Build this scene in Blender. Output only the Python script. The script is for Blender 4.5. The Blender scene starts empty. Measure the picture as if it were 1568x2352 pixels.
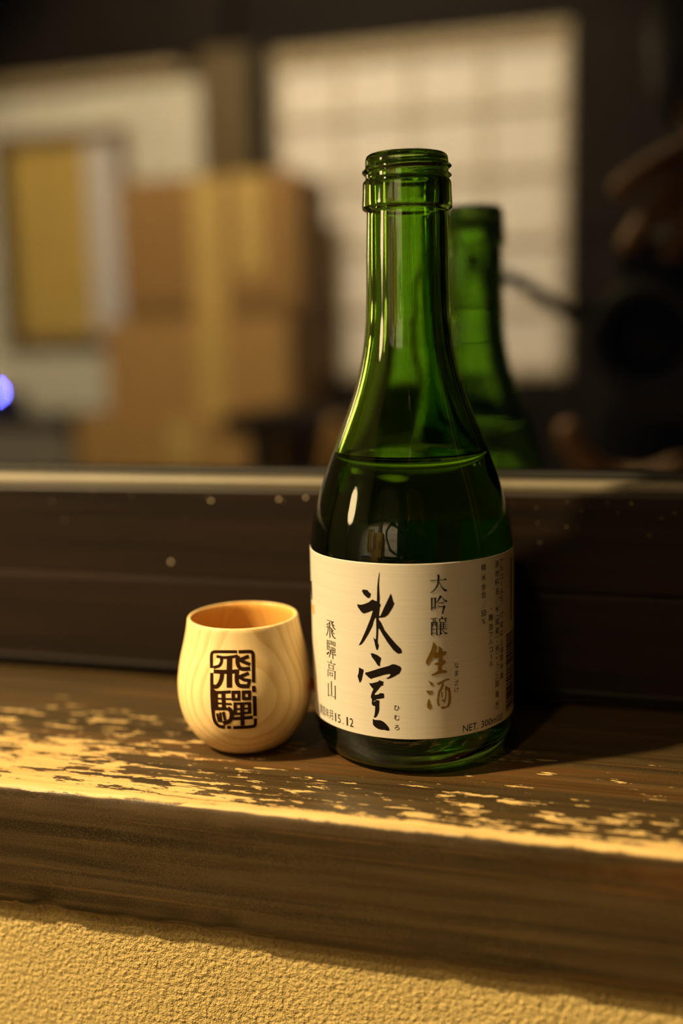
import bpy, bmesh, math, random
from mathutils import Vector, Matrix, noise
from mathutils.geometry import tessellate_polygon

# ------------------------------------------------------------------ camera, world, exposure
# The window ledge's top is z = 0, the window lies along x, the room is toward -y.
SC = bpy.context.scene
CAMMAT = Matrix(((.96167199, -.021661, .27334556, .06525703),
                 (.27330165, .15645744, -.94911921, -.30168261),
                 (-.02220808, .98744715, .15638073, .12106082),
                 (0, 0, 0, 1)))
cd = bpy.data.cameras.new('view')
cd.sensor_fit = 'VERTICAL'
cd.sensor_height = 36.0
cd.lens = 2386.474 / 2352 * 36.0
cd.clip_start = .002
cd.clip_end = 50
cd.dof.use_dof = True
cd.dof.focus_distance = .294
cd.dof.aperture_fstop = 3.2
cam = bpy.data.objects.new('view', cd)
SC.collection.objects.link(cam)
cam.matrix_world = CAMMAT
SC.camera = cam

wd = bpy.data.worlds.new('night')
SC.world = wd
wd.use_nodes = True
wd.node_tree.nodes['Background'].inputs[0].default_value = (.30, .36, .55, 1)
wd.node_tree.nodes['Background'].inputs[1].default_value = .002

SC.view_settings.view_transform = 'Standard'
SC.view_settings.look = 'None'
SC.view_settings.gamma = 1.0
SC.view_settings.use_curve_mapping = False
SC.view_settings.exposure = 0.0
SC.cycles.max_bounces = 16
SC.cycles.transmission_bounces = 16
SC.cycles.glossy_bounces = 8
SC.cycles.diffuse_bounces = 4
SC.cycles.use_denoising = True
SC.cycles.caustics_refractive = True
SC.cycles.caustics_reflective = False
SC.cycles.sample_clamp_indirect = 10.0

# lamp strengths, each built further down; the shoji wash and pendant fill are added
WARM = (1.0, .73, .36)
WARM2 = (1.0, .785, .53)
SHOJI_WASH, PENDANT_FILL, GLOBE, LED, KEY = 600.0, 18.0, 20.0, 700.0, 345.0
SPOT = (-1.08, -.66, 1.36)
LAMP, GLOBE_R = (-.50, -.26, .235), .048
PANE_COAT = .11
GLASS_TINT = (.37, .645, .105)

# ------------------------------------------------------------------ lettering outlines (hundredths of a millimetre)
NAME_BRUSH = [[(-245,6013),(-239,5920),(-260,5668),(-253,5405),(-244,5273),(-255,5118),(-217,5066),(-249,4986),(-276,4747),(-236,4750),(-137,4971),(68,5399),(100,5335),(136,5182),(165,5128),(111,4995),(-12,4802),(-102,4731),(-203,4700),(-277,4702),(-289,4652),(-217,4568),(-119,4353),(44,4152),(184,3991),(333,3841),(356,3764),(343,3724),(266,3700),(212,3720),(115,3799),(-47,4013),(-178,4216),(-271,4381),(-300,4379),(-327,3992),(-295,3894),(-328,3770),(-363,3763),(-401,3873),(-428,4016),(-464,4136),(-409,4068),(-379,4082),(-363,4290),(-363,4679),(-386,4688),(-428,4607),(-472,4447),(-596,4211),(-747,3970),(-837,3868),(-921,3834),(-848,3957),(-691,4279),(-540,4630),(-458,4871),(-487,4879),(-583,4831),(-736,4771),(-816,4812),(-927,4944),(-944,5031),(-887,5010),(-786,5022),(-687,5060),(-566,5116),(-517,5164),(-458,5202),(-366,5166),(-332,5163),(-323,5345),(-313,5576),(-286,5786)],[(-771,5445),(-715,5461),(-606,5455),(-560,5398),(-499,5359),(-521,5297),(-521,5263),(-587,5224),(-635,5248),(-730,5322),(-778,5405)],[(-547,3653),(-464,3656),(-336,3618),(-234,3549),(-247,3475),(-271,3394),(-270,3316),(-296,3302),(-353,3336),(-409,3426),(-513,3550)],[(-923,3190),(-771,3139),(-805,3003),(-841,2850),(-887,2757),(-920,2752),(-981,2924),(-944,3016)],[(-716,3078),(-655,3086),(-285,3241),(-13,3336),(87,3387),(159,3390),(294,3340),(332,3296),(320,3218),(269,3121),(226,3108),(159,3054),(26,2979),(-64,2956),(-97,2970),(-18,3015),(27,3075),(6,3107),(-73,3090),(-174,3060),(-501,2930),(-543,2902),(-621,2938),(-730,3025)],[(-612,2774),(-528,2780),(-338,2847),(-297,2896),(-172,2862),(-190,2793),(-174,2755),(-242,2743),(-331,2632),(-456,2476),(-427,2453),(-333,2479),(-275,2525),(-166,2518),(-168,2393),(-243,2369),(-347,2341),(-412,2322),(-424,2298),(-490,2255),(-479,2240),(-431,2268),(-401,2306),(-307,2305),(-316,2168),(-311,2077),(-331,1961),(-380,1852),(-434,1788),(-487,1787),(-462,1853),(-442,1993),(-436,2125),(-505,2128),(-542,2174),(-531,2301),(-566,2377),(-546,2459),(-483,2615),(-554,2685)],[(-518,1743),(-465,1715),(-289,1726),(-197,1696),(-107,1619),(-41,1533),(-25,1449),(-110,1441),(-167,1459),(-259,1449),(-363,1465),(-457,1510),(-515,1571)]]
GOLD_BRUSH = [[(1233,4026),(1288,3958),(1333,3872),(1299,3726),(1350,3704),(1387,3757),(1379,3896),(1434,3855),(1495,3794),(1490,3721),(1574,3741),(1612,3691),(1574,3629),(1498,3599),(1492,3478),(1563,3472),(1591,3423),(1534,3354),(1472,3312),(1467,3192),(1552,3193),(1637,3133),(1589,3105),(1438,3101),(1308,3073),(1188,3053),(1161,3092),(1235,3116),(1346,3183),(1361,3340),(1255,3371),(1255,3403),(1366,3442),(1386,3552),(1293,3559),(1220,3582),(1146,3475),(1064,3358),(1010,3439),(1038,3536),(1168,3798),(1205,3935)],[(1064,2929),(1123,2888),(1196,2856),(1223,2817),(1186,2763),(1149,2775),(1114,2851)],[(1012,2631),(1066,2634),(1212,2621),(1184,2557),(1129,2508),(1065,2535)],[(1087,2407),(1109,2373),(1118,2279),(1163,2201),(1171,2125),(1107,2091),(1052,2122),(1030,2207),(1054,2319)],[(1306,2830),(1436,2876),(1578,2933),(1684,2936),(1693,2888),(1588,2881),(1492,2815),(1366,2769)],[(1474,2826),(1521,2812),(1520,2737),(1472,2629),(1425,2558),(1386,2401),(1385,2260),(1412,2163),(1356,2159),(1320,2237),(1316,2360),(1360,2592),(1426,2708)],[(1577,2741),(1634,2688),(1701,2652),(1730,2508),(1743,2365),(1718,2207),(1669,2109),(1573,2082),(1477,2063),(1421,2115),(1469,2149),(1602,2135),(1641,2235),(1656,2422),(1643,2574),(1595,2617),(1604,2475),(1564,2281),(1526,2219),(1507,2287),(1451,2302),(1461,2348),(1536,2341),(1566,2479),(1548,2669)],[(1444,2613),(1481,2534),(1480,2393),(1447,2396)]]
GRADE_TEXT = [[(1160,5770),(1544,5768),(1578,5803),(1630,5766),(1612,5746),(1409,5753),(1168,5743)],[(1356,5922),(1422,5905),(1417,5756),(1391,5633),(1340,5537),(1264,5458),(1190,5412),(1140,5406),(1215,5460),(1298,5547),(1349,5661),(1363,5760)],[(1396,5708),(1421,5706),(1458,5612),(1508,5542),(1576,5491),(1645,5469),(1593,5415),(1525,5466),(1458,5562)],[(1172,5288),(1217,5269),(1210,4918),(1173,4916)],[(1271,5278),(1321,5276),(1306,4963),(1268,4957)],[(1213,5265),(1271,5262),(1271,5241),(1213,5244)],[(1211,5006),(1269,5003),(1269,4980),(1211,4984)],[(1422,5332),(1473,5316),(1472,5278),(1404,5191),(1328,5112),(1320,5130),(1371,5218)],[(1456,5296),(1481,5286),(1540,5215),(1600,5176),(1656,5159),(1604,5113),(1540,5173)],[(1387,5130),(1488,5122),(1514,5141),(1552,5118),(1522,5099),(1387,5104)],[(1336,5024),(1513,5020),(1556,5042),(1586,5006),(1555,4946),(1511,4798),(1473,4797),(1513,4991),(1369,5001)],[(1155,4675),(1300,4679),(1299,4699),(1154,4695)],[(1283,4688),(1312,4716),(1350,4682),(1299,4675)],[(1170,4594),(1164,4207),(1202,4205),(1208,4592)],[(1315,4590),(1310,4215),(1349,4213),(1353,4587)],[(1182,4574),(1340,4564),(1341,4583),(1182,4592)],[(1225,4675),(1217,4543),(1200,4478),(1229,4469),(1247,4537),(1254,4672)],[(1273,4672),(1271,4502),(1300,4467),(1321,4486),(1300,4504),(1301,4670)],[(1205,4368),(1322,4361),(1322,4380),(1205,4387)],[(1204,4263),(1321,4256),(1321,4274),(1205,4282)],[(1455,4723),(1454,4660),(1507,4656),(1507,4719)],[(1376,4649),(1623,4651),(1621,4671),(1374,4669)],[(1562,4685),(1597,4690),(1627,4658),(1579,4650)],[(1403,4659),(1390,4592),(1426,4583),(1439,4649)],[(1543,4633),(1589,4570),(1620,4590),(1572,4653)],[(1383,4552),(1622,4542),(1621,4557),(1382,4568)],[(1382,4498),(1621,4483),(1621,4498),(1382,4513)],[(1382,4443),(1630,4427),(1629,4443),(1382,4458)],[(1373,4375),(1629,4362),(1629,4381),(1372,4393)],[(1424,4578),(1415,4234),(1454,4230),(1463,4575)],[(1512,4572),(1500,4388),(1534,4383),(1546,4568)],[(1442,4210),(1498,4252),(1483,4270),(1428,4228)],[(1471,4366),(1488,4335),(1504,4303),(1524,4275),(1549,4256),(1574,4243),(1597,4232),(1607,4255),(1583,4266),(1561,4277),(1543,4291),(1526,4315),(1510,4345),(1494,4377)],[(1534,4300),(1568,4267),(1650,4247),(1598,4206),(1542,4257)],[(1308,4232),(1380,4206),(1465,4272),(1448,4231),(1384,4189),(1321,4210)]]
PLACE_TEXT = [[(-2217,4338),(-1954,4346),(-1946,4363),(-2207,4355)],[(-1972,4357),(-1966,4270),(-1902,4187),(-1814,4129),(-1780,4152),(-1864,4209),(-1922,4285),(-1927,4368)],[(-1875,4375),(-1951,4300),(-1924,4292),(-1850,4368)],[(-1911,4266),(-1845,4224),(-1819,4242),(-1885,4284)],[(-2233,4189),(-2064,4283),(-2078,4294),(-2249,4200)],[(-2262,4131),(-1953,4139),(-1944,4156),(-2251,4149)],[(-2159,4221),(-2159,4158),(-2158,4095),(-2167,4036),(-2191,3981),(-2224,3927),(-2259,3872),(-2222,3873),(-2188,3928),(-2155,3983),(-2130,4041),(-2121,4103),(-2121,4167),(-2122,4230)],[(-2072,4323),(-2078,3839),(-2035,3849),(-2028,4332)],[(-1983,4143),(-1984,4091),(-1985,4039),(-1979,3992),(-1964,3953),(-1941,3921),(-1914,3895),(-1879,3879),(-1842,3870),(-1808,3862),(-1781,3892),(-1815,3900),(-1848,3908),(-1875,3921),(-1898,3943),(-1917,3972),(-1931,4007),(-1936,4050),(-1935,4102),(-1934,4153)],[(-1896,4118),(-1961,4044),(-1934,4038),(-1869,4112)],[(-1912,4025),(-1856,3985),(-1829,4002),(-1885,4043)],[(-2223,3749),(-2226,3451),(-2187,3461),(-2184,3758)],[(-2219,3735),(-2035,3744),(-2027,3759),(-2210,3750)],[(-2201,3648),(-2048,3658),(-2041,3673),(-2193,3664)],[(-2206,3560),(-2052,3566),(-2044,3581),(-2197,3575)],[(-2222,3460),(-2051,3460),(-2042,3475),(-2211,3475)],[(-2129,3741),(-2132,3473),(-2104,3480),(-2100,3748)],[(-2070,3476),(-2073,3396),(-2140,3247),(-2104,3250),(-2038,3400),(-2034,3484)],[(-2226,3301),(-2097,3396),(-2146,3416),(-2278,3319)],[(-2024,3765),(-2029,3648),(-2003,3654),(-1999,3770)],[(-1955,3768),(-1960,3652),(-1936,3657),(-1931,3773)],[(-2022,3753),(-1939,3759),(-1933,3774),(-2016,3767)],[(-2027,3653),(-1944,3654),(-1936,3669),(-2019,3668)],[(-2024,3705),(-1940,3710),(-1935,3723),(-2019,3717)],[(-1902,3762),(-1907,3640),(-1883,3645),(-1879,3767)],[(-1830,3760),(-1834,3638),(-1810,3643),(-1805,3765)],[(-1899,3748),(-1817,3750),(-1811,3765),(-1893,3763)],[(-1904,3648),(-1822,3646),(-1814,3660),(-1896,3663)],[(-2030,3578),(-2037,3414),(-2006,3421),(-1999,3585)],[(-1851,3583),(-1856,3431),(-1824,3438),(-1819,3590)],[(-2023,3567),(-1835,3574),(-1828,3588),(-2015,3582)],[(-2025,3493),(-1836,3507),(-1831,3522),(-2019,3508)],[(-2028,3427),(-1840,3434),(-1833,3449),(-2021,3442)],[(-1943,3586),(-1957,3229),(-1920,3237),(-1906,3594)],[(-2082,3372),(-1804,3368),(-1793,3386),(-2070,3391)],[(-1869,3382),(-1806,3413),(-1787,3371)],[(-2051,3175),(-2047,3094),(-2007,3105),(-2012,3185)],[(-2255,3088),(-1831,3082),(-1822,3098),(-2243,3105)],[(-1907,3095),(-1848,3126),(-1814,3087)],[(-2162,3046),(-2168,2901),(-2135,2910),(-2128,3054)],[(-1942,3052),(-1944,2909),(-1913,2917),(-1911,3060)],[(-2150,3019),(-1932,3019),(-1924,3033),(-2141,3033)],[(-2154,2919),(-1934,2931),(-1928,2945),(-2147,2933)],[(-2218,2867),(-2229,2639),(-2194,2648),(-2184,2876)],[(-2216,2855),(-1837,2876),(-1830,2891),(-2208,2871)],[(-1869,2895),(-1890,2634),(-1850,2643),(-1830,2903)],[(-2115,2811),(-2120,2693),(-2090,2701),(-2085,2819)],[(-1991,2813),(-1996,2698),(-1967,2706),(-1963,2820)],[(-2105,2790),(-1982,2792),(-1974,2806),(-2096,2805)],[(-2109,2708),(-1985,2709),(-1977,2723),(-2100,2722)],[(-2225,2448),(-2235,2043),(-2196,2054),(-2186,2458)],[(-2063,2545),(-2065,2117),(-2022,2129),(-2020,2557)],[(-1882,2454),(-1890,2042),(-1850,2052),(-1842,2464)],[(-2222,2081),(-1871,2102),(-1864,2117),(-2213,2097)]]
ORANGE_MARK = [[(-3598,4505),(-3171,4569),(-3147,4282),(-3425,4266)]]
RED_MARK = [[(-3837,2045),(-3448,2156),(-3376,1809),(-3838,1682)]]
EDGE_MARK = [[(-3718,5189),(-3423,5255),(-3396,4675),(-3552,4664)]]
COLS = [('精',28.36,59.64,1.95,1.9),('米',28.36,56.78,1.95,1.9),('歩',28.36,54.04,1.95,1.9),('合',28.35,51.79,1.95,1.9),('／',28.52,49.01,1.95,1.9),('50',28.35,46.53,1.95,1.9),('%',28.34,44.13,1.95,1.9),('・',31.45,47.22,1.9,2.0),('醸',31.45,44.69,1.9,2.0),('造',31.45,41.89,1.9,2.0),('ア',31.45,39.6,1.9,2.0),('ル',31.45,37.56,1.9,2.0),('コ',31.45,35.25,1.9,2.0),('｜',31.45,33.2,1.9,2.0),('ル',31.45,31.14,1.9,2.0),('原',34.34,59.55,1.95,2.1),('材',34.35,56.91,1.95,2.1),('料',34.36,54.51,1.95,2.1),('名',34.36,51.72,1.95,2.1),('／',34.37,49.18,1.95,2.1),('米',34.37,46.64,1.95,2.1),('︵',34.38,44.47,1.95,2.1),('国',34.38,42.81,1.95,2.1),('産',34.39,40.24,1.95,2.1),('︶',34.39,38.44,1.95,2.1),('・',34.39,36.9,1.95,2.1),('米',34.4,35.09,1.95,2.1),('こ',34.4,32.77,1.95,2.1),('う',34.41,29.92,1.95,2.1),('じ',34.41,27.58,1.95,2.1),('︵',34.42,25.89,1.95,2.1),('国',34.42,24.45,1.95,2.1),('産',34.43,21.31,1.95,2.1),('米',34.43,18.43,1.95,2.1),('︶',34.44,17.11,1.95,2.1),('ア',36.74,59.88,1.9,2.1),('ル',36.75,57.98,1.9,2.1),('コ',36.76,55.57,1.9,2.1),('｜',36.77,53.54,1.9,2.1),('ル',36.78,51.24,1.9,2.1),('分',36.79,49.2,1.9,2.1),('／',36.79,47.41,1.9,2.1),('17',36.8,44.32,1.9,2.1),('度',36.82,41.49,1.9,2.1),('以',36.83,38.91,1.9,2.1),('上',36.84,36.06,1.9,2.1),('18',36.84,33.85,1.9,2.1),('度',36.85,31.63,1.9,2.1),('未',36.86,29.02,1.9,2.1),('満',36.87,26.14,1.9,2.1),('ひ',1.94,21.25,1.75,1.8),('む',1.9,18.45,1.75,1.8),('ろ',1.85,15.51,1.75,1.8),('な',19.04,32.88,1.7,1.6),('ま',19.03,30.62,1.7,1.6),('ざ',19.02,27.84,1.7,1.6),('け',19.01,25.81,1.7,1.6)]
SEAL = [[(-1183,2947),(-1280,3082),(-1356,3219),(-1401,3316),(-1358,3351),(-1352,3347),(-1203,3357),(-1149,3363),(-1064,3366),(-622,3372),(314,3384),(1496,3390),(2647,3389),(2656,3475),(1494,3476),(300,3470),(-647,3458),(-1101,3451),(-1331,3443),(-1453,3431),(-1636,3419),(-1873,3381),(-1960,3315),(-1928,3206),(-1817,3070),(-1709,2935)],[(2912,3383),(3590,3382),(4264,3381),(4755,3373),(4923,3366),(4879,3372),(4901,3351),(4932,3321),(4933,3273),(4908,3176),(4866,3000),(4810,2774),(4760,2547),(5232,2541),(5292,2769),(5361,2995),(5423,3168),(5450,3269),(5458,3323),(5414,3367),(5363,3407),(5157,3447),(4826,3465),(4280,3473),(3585,3474),(2895,3473)],[(4716,2447),(4710,2267),(5238,2260),(5250,2441)],[(4756,2153),(4752,1538),(5276,1533),(5280,2145)],[(4812,1458),(4817,1392),(4823,1329),(4793,1286),(4765,1268),(4766,1263),(4630,1255),(4283,1249),(3804,1247),(3301,1247),(2810,1245),(2296,1240),(1781,1236),(1754,1128),(2276,1132),(2800,1136),(3304,1138),(3817,1139),(4324,1140),(4734,1148),(5014,1164),(5191,1203),(5267,1252),(5299,1315),(5292,1384),(5284,1450)],[(780,1138),(1412,1138),(1484,1242),(860,1242)],[(564,1249),(274,1253),(2,1256),(-219,1263),(-375,1283),(-521,1310),(-622,1352),(-724,1394),(-793,1446),(-832,1528),(-850,1651),(-871,1796),(-881,1947),(-894,2098),(-916,2253),(-948,2402),(-990,2541),(-1025,2676),(-1059,2812),(-1609,2802),(-1568,2666),(-1526,2530),(-1477,2391),(-1460,2238),(-1433,2081),(-1417,1928),(-1406,1774),(-1384,1626),(-1363,1499),(-1334,1405),(-1259,1337),(-1143,1280),(-976,1230),(-780,1187),(-510,1158),(-191,1144),(122,1139),(418,1136)],[(-1389,2448),(-1047,2472),(-852,2348),(-241,2278),(-357,1787),(-800,1706),(-922,1378),(-1271,1446),(-1343,1932)],[(-773,3242),(-328,3235),(105,3226),(554,3221),(1015,3227),(1467,3238),(1869,3248),(2208,3256),(2512,3267),(2812,3277),(2724,3356),(2421,3346),(2123,3336),(1796,3328),(1401,3318),(980,3310),(558,3304),(150,3307),(-271,3316),(-721,3323)],[(-94,3265),(-101,3218),(-90,3178),(-108,3143),(-173,3108),(-256,3077),(-365,3055),(-571,3038),(-881,3021),(-1229,3002),(-1065,2920),(-722,2940),(-380,2958),(-58,2987),(169,3030),(313,3079),(397,3127),(427,3174),(420,3220),(429,3267)],[(1019,3284),(1083,2416),(1877,2420),(1886,3285)],[(2453,3323),(2420,3265),(2380,3202),(2389,3138),(2458,3074),(2574,3011),(2756,2955),(3018,2916),(3303,2896),(3602,2888),(3934,2886),(4284,2888),(4618,2892),(4578,3003),(4240,2998),(3915,2994),(3650,2996),(3445,3003),(3302,3012),(3213,3024),(3125,3053),(3047,3098),(2999,3146),(3001,3196),(3038,3251),(3078,3308)],[(-1026,2799),(47,2803),(2858,2825),(2855,2939),(16,2917),(-1038,2912)],[(-55,2868),(-18,2811),(-1,2755),(-16,2705),(-78,2650),(-189,2592),(-310,2544),(-429,2511),(-528,2492),(-601,2482),(-670,2480),(-816,2487),(-1021,2492),(-1166,2372),(-963,2367),(-721,2359),(-395,2370),(-125,2401),(93,2442),(263,2490),(412,2550),(542,2619),(636,2691),(657,2759),(640,2822),(609,2879)],[(2349,2943),(2305,2843),(2256,2740),(2249,2650),(2291,2579),(2386,2522),(2536,2470),(2757,2433),(3008,2413),(3276,2401),(3602,2397),(3961,2394),(4311,2388),(4332,2504),(3978,2510),(3636,2512),(3360,2519),(3165,2524),(3055,2532),(2989,2543),(2928,2567),(2875,2600),(2848,2654),(2861,2734),(2910,2831),(2960,2931)],[(4405,3339),(2936,3247),(3133,3156),(4586,3245)],[(2929,3152),(4523,3017),(4748,3100),(3139,3238)],[(4274,2865),(2808,2767),(2989,2679),(4439,2773)],[(2781,2682),(3551,2597),(4567,2556),(4660,2646),(3708,2683),(3019,2764)],[(4201,2617),(3939,2449),(4361,2421),(4630,2589)],[(-682,2208),(1684,2256),(1667,2345),(-711,2298)],[(-728,2268),(-736,1717),(-239,1731),(-244,2279)],[(289,2259),(338,1770),(927,1783),(883,2272)],[(-315,2057),(1760,2062),(1779,2116),(-297,2111)],[(-271,1913),(1734,1904),(1763,1965),(-247,1974)],[(-379,1724),(1028,1743),(1049,1842),(-340,1827)],[(950,1768),(1119,1733),(1278,1706),(1363,1684),(1388,1650),(1390,1607),(1363,1563),(1305,1517),(1237,1481),(1143,1456),(931,1432),(585,1407),(214,1381),(322,1247),(698,1273),(1108,1304),(1480,1346),(1757,1415),(1893,1483),(1971,1546),(2009,1609),(2001,1676),(1926,1743),(1757,1800),(1553,1836),(1372,1868)],[(-669,1614),(-507,1341),(-121,1366),(-290,1639)],[(-165,1654),(-182,1340),(198,1354),(206,1668)],[(287,1680),(431,1408),(869,1434),(704,1703)],[(1789,2237),(3043,2242),(3045,2336),(1792,2333)],[(1770,2317),(1784,2050),(2247,2053),(2239,2320)],[(2626,2317),(2592,2050),(3015,2048),(3054,2316)],[(1822,2038),(2979,2037),(2990,2123),(1835,2128)],[(3289,2240),(4527,2229),(4536,2326),(3293,2333)],[(3242,2315),(3235,2063),(3691,2061),(3703,2313)],[(4113,2307),(4064,2056),(4521,2048),(4574,2300)],[(3283,2053),(4483,2040),(4496,2129),(3293,2140)],[(2030,1977),(1946,1616),(2425,1616),(2499,1974)],[(4040,1963),(4001,1633),(4498,1626),(4532,1956)],[(2056,1918),(4490,1908),(4495,1984),(2056,1991)],[(2220,1756),(4250,1765),(4244,1822),(2213,1812)],[(2017,1590),(4405,1626),(4379,1702),(2005,1667)],[(2961,1971),(2874,1254),(3475,1253),(3538,1970)],[(1881,1432),(4685,1450),(4668,1555),(1886,1539)]]

# ------------------------------------------------------------------ helpers
COL = SC.collection
PI = math.pi


def link(ob, parent=None):
    COL.objects.link(ob)
    if parent is not None:
        ob.parent = parent
    return ob


def thing(name, label, cat, loc=(0, 0, 0), rotz=0.0, group=None):
    e = bpy.data.objects.new(name, None)
    e.empty_display_size = 0.02
    e.location = loc
    e.rotation_euler = (0, 0, rotz)
    e['label'] = label
    e['category'] = cat
    if group:
        e['group'] = group
    return link(e)


def setting(name, label=None):
    e = bpy.data.objects.new(name, None)
    e.empty_display_size = 0.02
    e['kind'] = 'structure'
    if label:
        e['label'] = label
    return link(e)


def obj(name, bm, m, parent=None, smooth=False, label=None, kind=None):
    me = bpy.data.meshes.new(name)
    bmesh.ops.recalc_face_normals(bm, faces=bm.faces[:])
    bm.to_mesh(me)
    bm.free()
    if isinstance(m, (list, tuple)):
        for q in m:
            me.materials.append(q)
    else:
        me.materials.append(m)
    if smooth:
        for p in me.polygons:
            p.use_smooth = True
    o = bpy.data.objects.new(name, me)
    if label:
        o['label'] = label
    if kind:
        o['kind'] = kind
    return link(o, parent)


def tag(o, label, cat, group=None):
    o['label'] = label
    o['category'] = cat
    if group:
        o['group'] = group
    return o


def box(bm, x0, x1, y0, y1, z0, z1, bev=0.0):
    r = bmesh.ops.create_cube(bm, size=1.0)
    vs = r['verts']
    for v in vs:
        v.co = Vector((x0 + (v.co.x + .5) * (x1 - x0), y0 + (v.co.y + .5) * (y1 - y0), z0 + (v.co.z + .5) * (z1 - z0)))
    if bev > 0:
        es = {e for v in vs for e in v.link_edges}
        bmesh.ops.bevel(bm, geom=list(es), offset=bev, segments=2, affect='EDGES', profile=.5)
    return bm


def bx(name, m, x0, x1, y0, y1, z0, z1, parent=None, bev=0.0, label=None, kind=None):
    return obj(name, box(bmesh.new(), x0, x1, y0, y1, z0, z1, bev), m, parent, label=label, kind=kind)


def lathe(bm, prof, seg=64, off=(0, 0, 0), rfun=None, cap0=False, cap1=False, mat=None):
    rings = []
    for (r, z) in prof:
        if r < 1e-7:
            rings.append([bm.verts.new((off[0], off[1], off[2] + z))])
            continue
        ring = []
        for i in range(seg):
            a = 2 * PI * i / seg
            rr = r if rfun is None else rfun(r, z, a)
            ring.append(bm.verts.new((off[0] + rr * math.cos(a), off[1] + rr * math.sin(a), off[2] + z)))
        rings.append(ring)
    for k in range(len(rings) - 1):
        a, b = rings[k], rings[k + 1]
        for i in range(seg):
            j = (i + 1) % seg
            if len(a) == 1 and len(b) == 1:
                continue
            if len(a) == 1:
                f = bm.faces.new((a[0], b[i], b[j]))
            elif len(b) == 1:
                f = bm.faces.new((a[i], b[0], a[j]))
            else:
                f = bm.faces.new((a[i], b[i], b[j], a[j]))
            if mat:
                f.material_index = mat(k)
    return bm


def tube(bm, pts, rad, seg=10):
    pts = [Vector(p) for p in pts]
    rads = rad if isinstance(rad, (list, tuple)) else [rad] * len(pts)
    prev = None
    up = Vector((0.13, 0.31, 0.94))
    for i, p in enumerate(pts):
        t = (pts[min(i + 1, len(pts) - 1)] - pts[max(i - 1, 0)]).normalized()
        a = t.cross(up)
        if a.length < 1e-3:
            a = t.cross(Vector((1, 0, 0)))
        a.normalize()
        b = t.cross(a)
        ring = [bm.verts.new(p + (a * math.cos(2 * PI * k / seg) + b * math.sin(2 * PI * k / seg)) * rads[i]) for k in range(seg)]
        if prev:
            for k in range(seg):
                bm.faces.new((prev[k], prev[(k + 1) % seg], ring[(k + 1) % seg], ring[k]))
        else:
            bm.faces.new(ring[::-1])
        prev = ring
    bm.faces.new(prev)
    return bm


def curve_pts(pts, m=6):
    P = [Vector(p) for p in pts]
    P = [2 * P[0] - P[1]] + P + [2 * P[-1] - P[-2]]
    out = []
    for i in range(1, len(P) - 2):
        a, b, c, d = P[i - 1:i + 3]
        for k in range(m):
            t = k / m
            out.append(.5 * ((2 * b) + (c - a) * t + (2 * a - 5 * b + 4 * c - d) * t * t + (3 * b - a - 3 * c + d) * t ** 3))
    out.append(P[-2])
    return out


def interp(tab, x):
    for (a, fa), (b, fb) in zip(tab, tab[1:]):
        if x <= b:
            t = 0 if b == a else (x - a) / (b - a)
            return fa + (fb - fa) * max(0, min(1, t))
    return tab[-1][1]


def smooth_prof(pts, m=4):
    return [(max(p.x, 0), p.y) for p in (Vector((q.x, q.y)) for q in curve_pts([(a, b, 0) for a, b in pts], m))]


# ------------------------------------------------------------------ materials
class NT:
    def __init__(self, name):
        self.m = bpy.data.materials.new(name)
        self.m.use_nodes = True
        self.t = self.m.node_tree
        self.t.nodes.clear()
        self.out = self.n('ShaderNodeOutputMaterial')

    def n(self, typ, inp=None, **kw):
        nd = self.t.nodes.new(typ)
        for k, v in kw.items():
            setattr(nd, k, v)
        for k, v in (inp or {}).items():
            self.put(nd.inputs[k], v)
        return nd

    def put(self, sock, v):
        if isinstance(v, bpy.types.NodeSocket):
            self.t.links.new(v, sock)
        elif isinstance(v, (tuple, list)) and len(v) == 3 and sock.type == 'RGBA':
            sock.default_value = (*v, 1)
        else:
            sock.default_value = v

    def math(self, op, a, b=0.0, c=0.0, clamp=False):
        nd = self.n('ShaderNodeMath', {0: a, 1: b, 2: c}, operation=op, use_clamp=clamp)
        return nd.outputs[0]

    def coords(self, scale=(1, 1, 1), loc=(0, 0, 0), rot=(0, 0, 0)):
        tc = self.n('ShaderNodeTexCoord')
        mp = self.n('ShaderNodeMapping', {'Vector': tc.outputs['Object'], 'Scale': scale, 'Location': loc, 'Rotation': rot})
        return mp.outputs[0]

    def noise(self, vec, scale=5.0, detail=4.0, rough=.55, dist=0.0):
        return self.n('ShaderNodeTexNoise', {'Vector': vec, 'Scale': scale, 'Detail': detail, 'Roughness': rough, 'Distortion': dist}).outputs[0]

    def ss(self, v, lo, hi, to0=0.0, to1=1.0):
        return self.n('ShaderNodeMapRange', {0: v, 1: lo, 2: hi, 3: to0, 4: to1}, interpolation_type='SMOOTHSTEP').outputs[0]

    def mix(self, f, a, b):
        nd = self.n('ShaderNodeMix', data_type='RGBA')
        self.put(nd.inputs[0], f)
        self.put(nd.inputs[6], a)
        self.put(nd.inputs[7], b)
        return nd.outputs[2]

    def bump(self, h, strength=.5, dist=.001, normal=None):
        i = {'Height': h, 'Strength': strength, 'Distance': dist}
        if normal is not None:
            i['Normal'] = normal
        return self.n('ShaderNodeBump', i).outputs[0]

    def pbr(self, **kw):
        nd = self.n('ShaderNodeBsdfPrincipled', {k.replace('_', ' '): v for k, v in kw.items()})
        self.t.links.new(nd.outputs[0], self.out.inputs[0])
        return self.m


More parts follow.
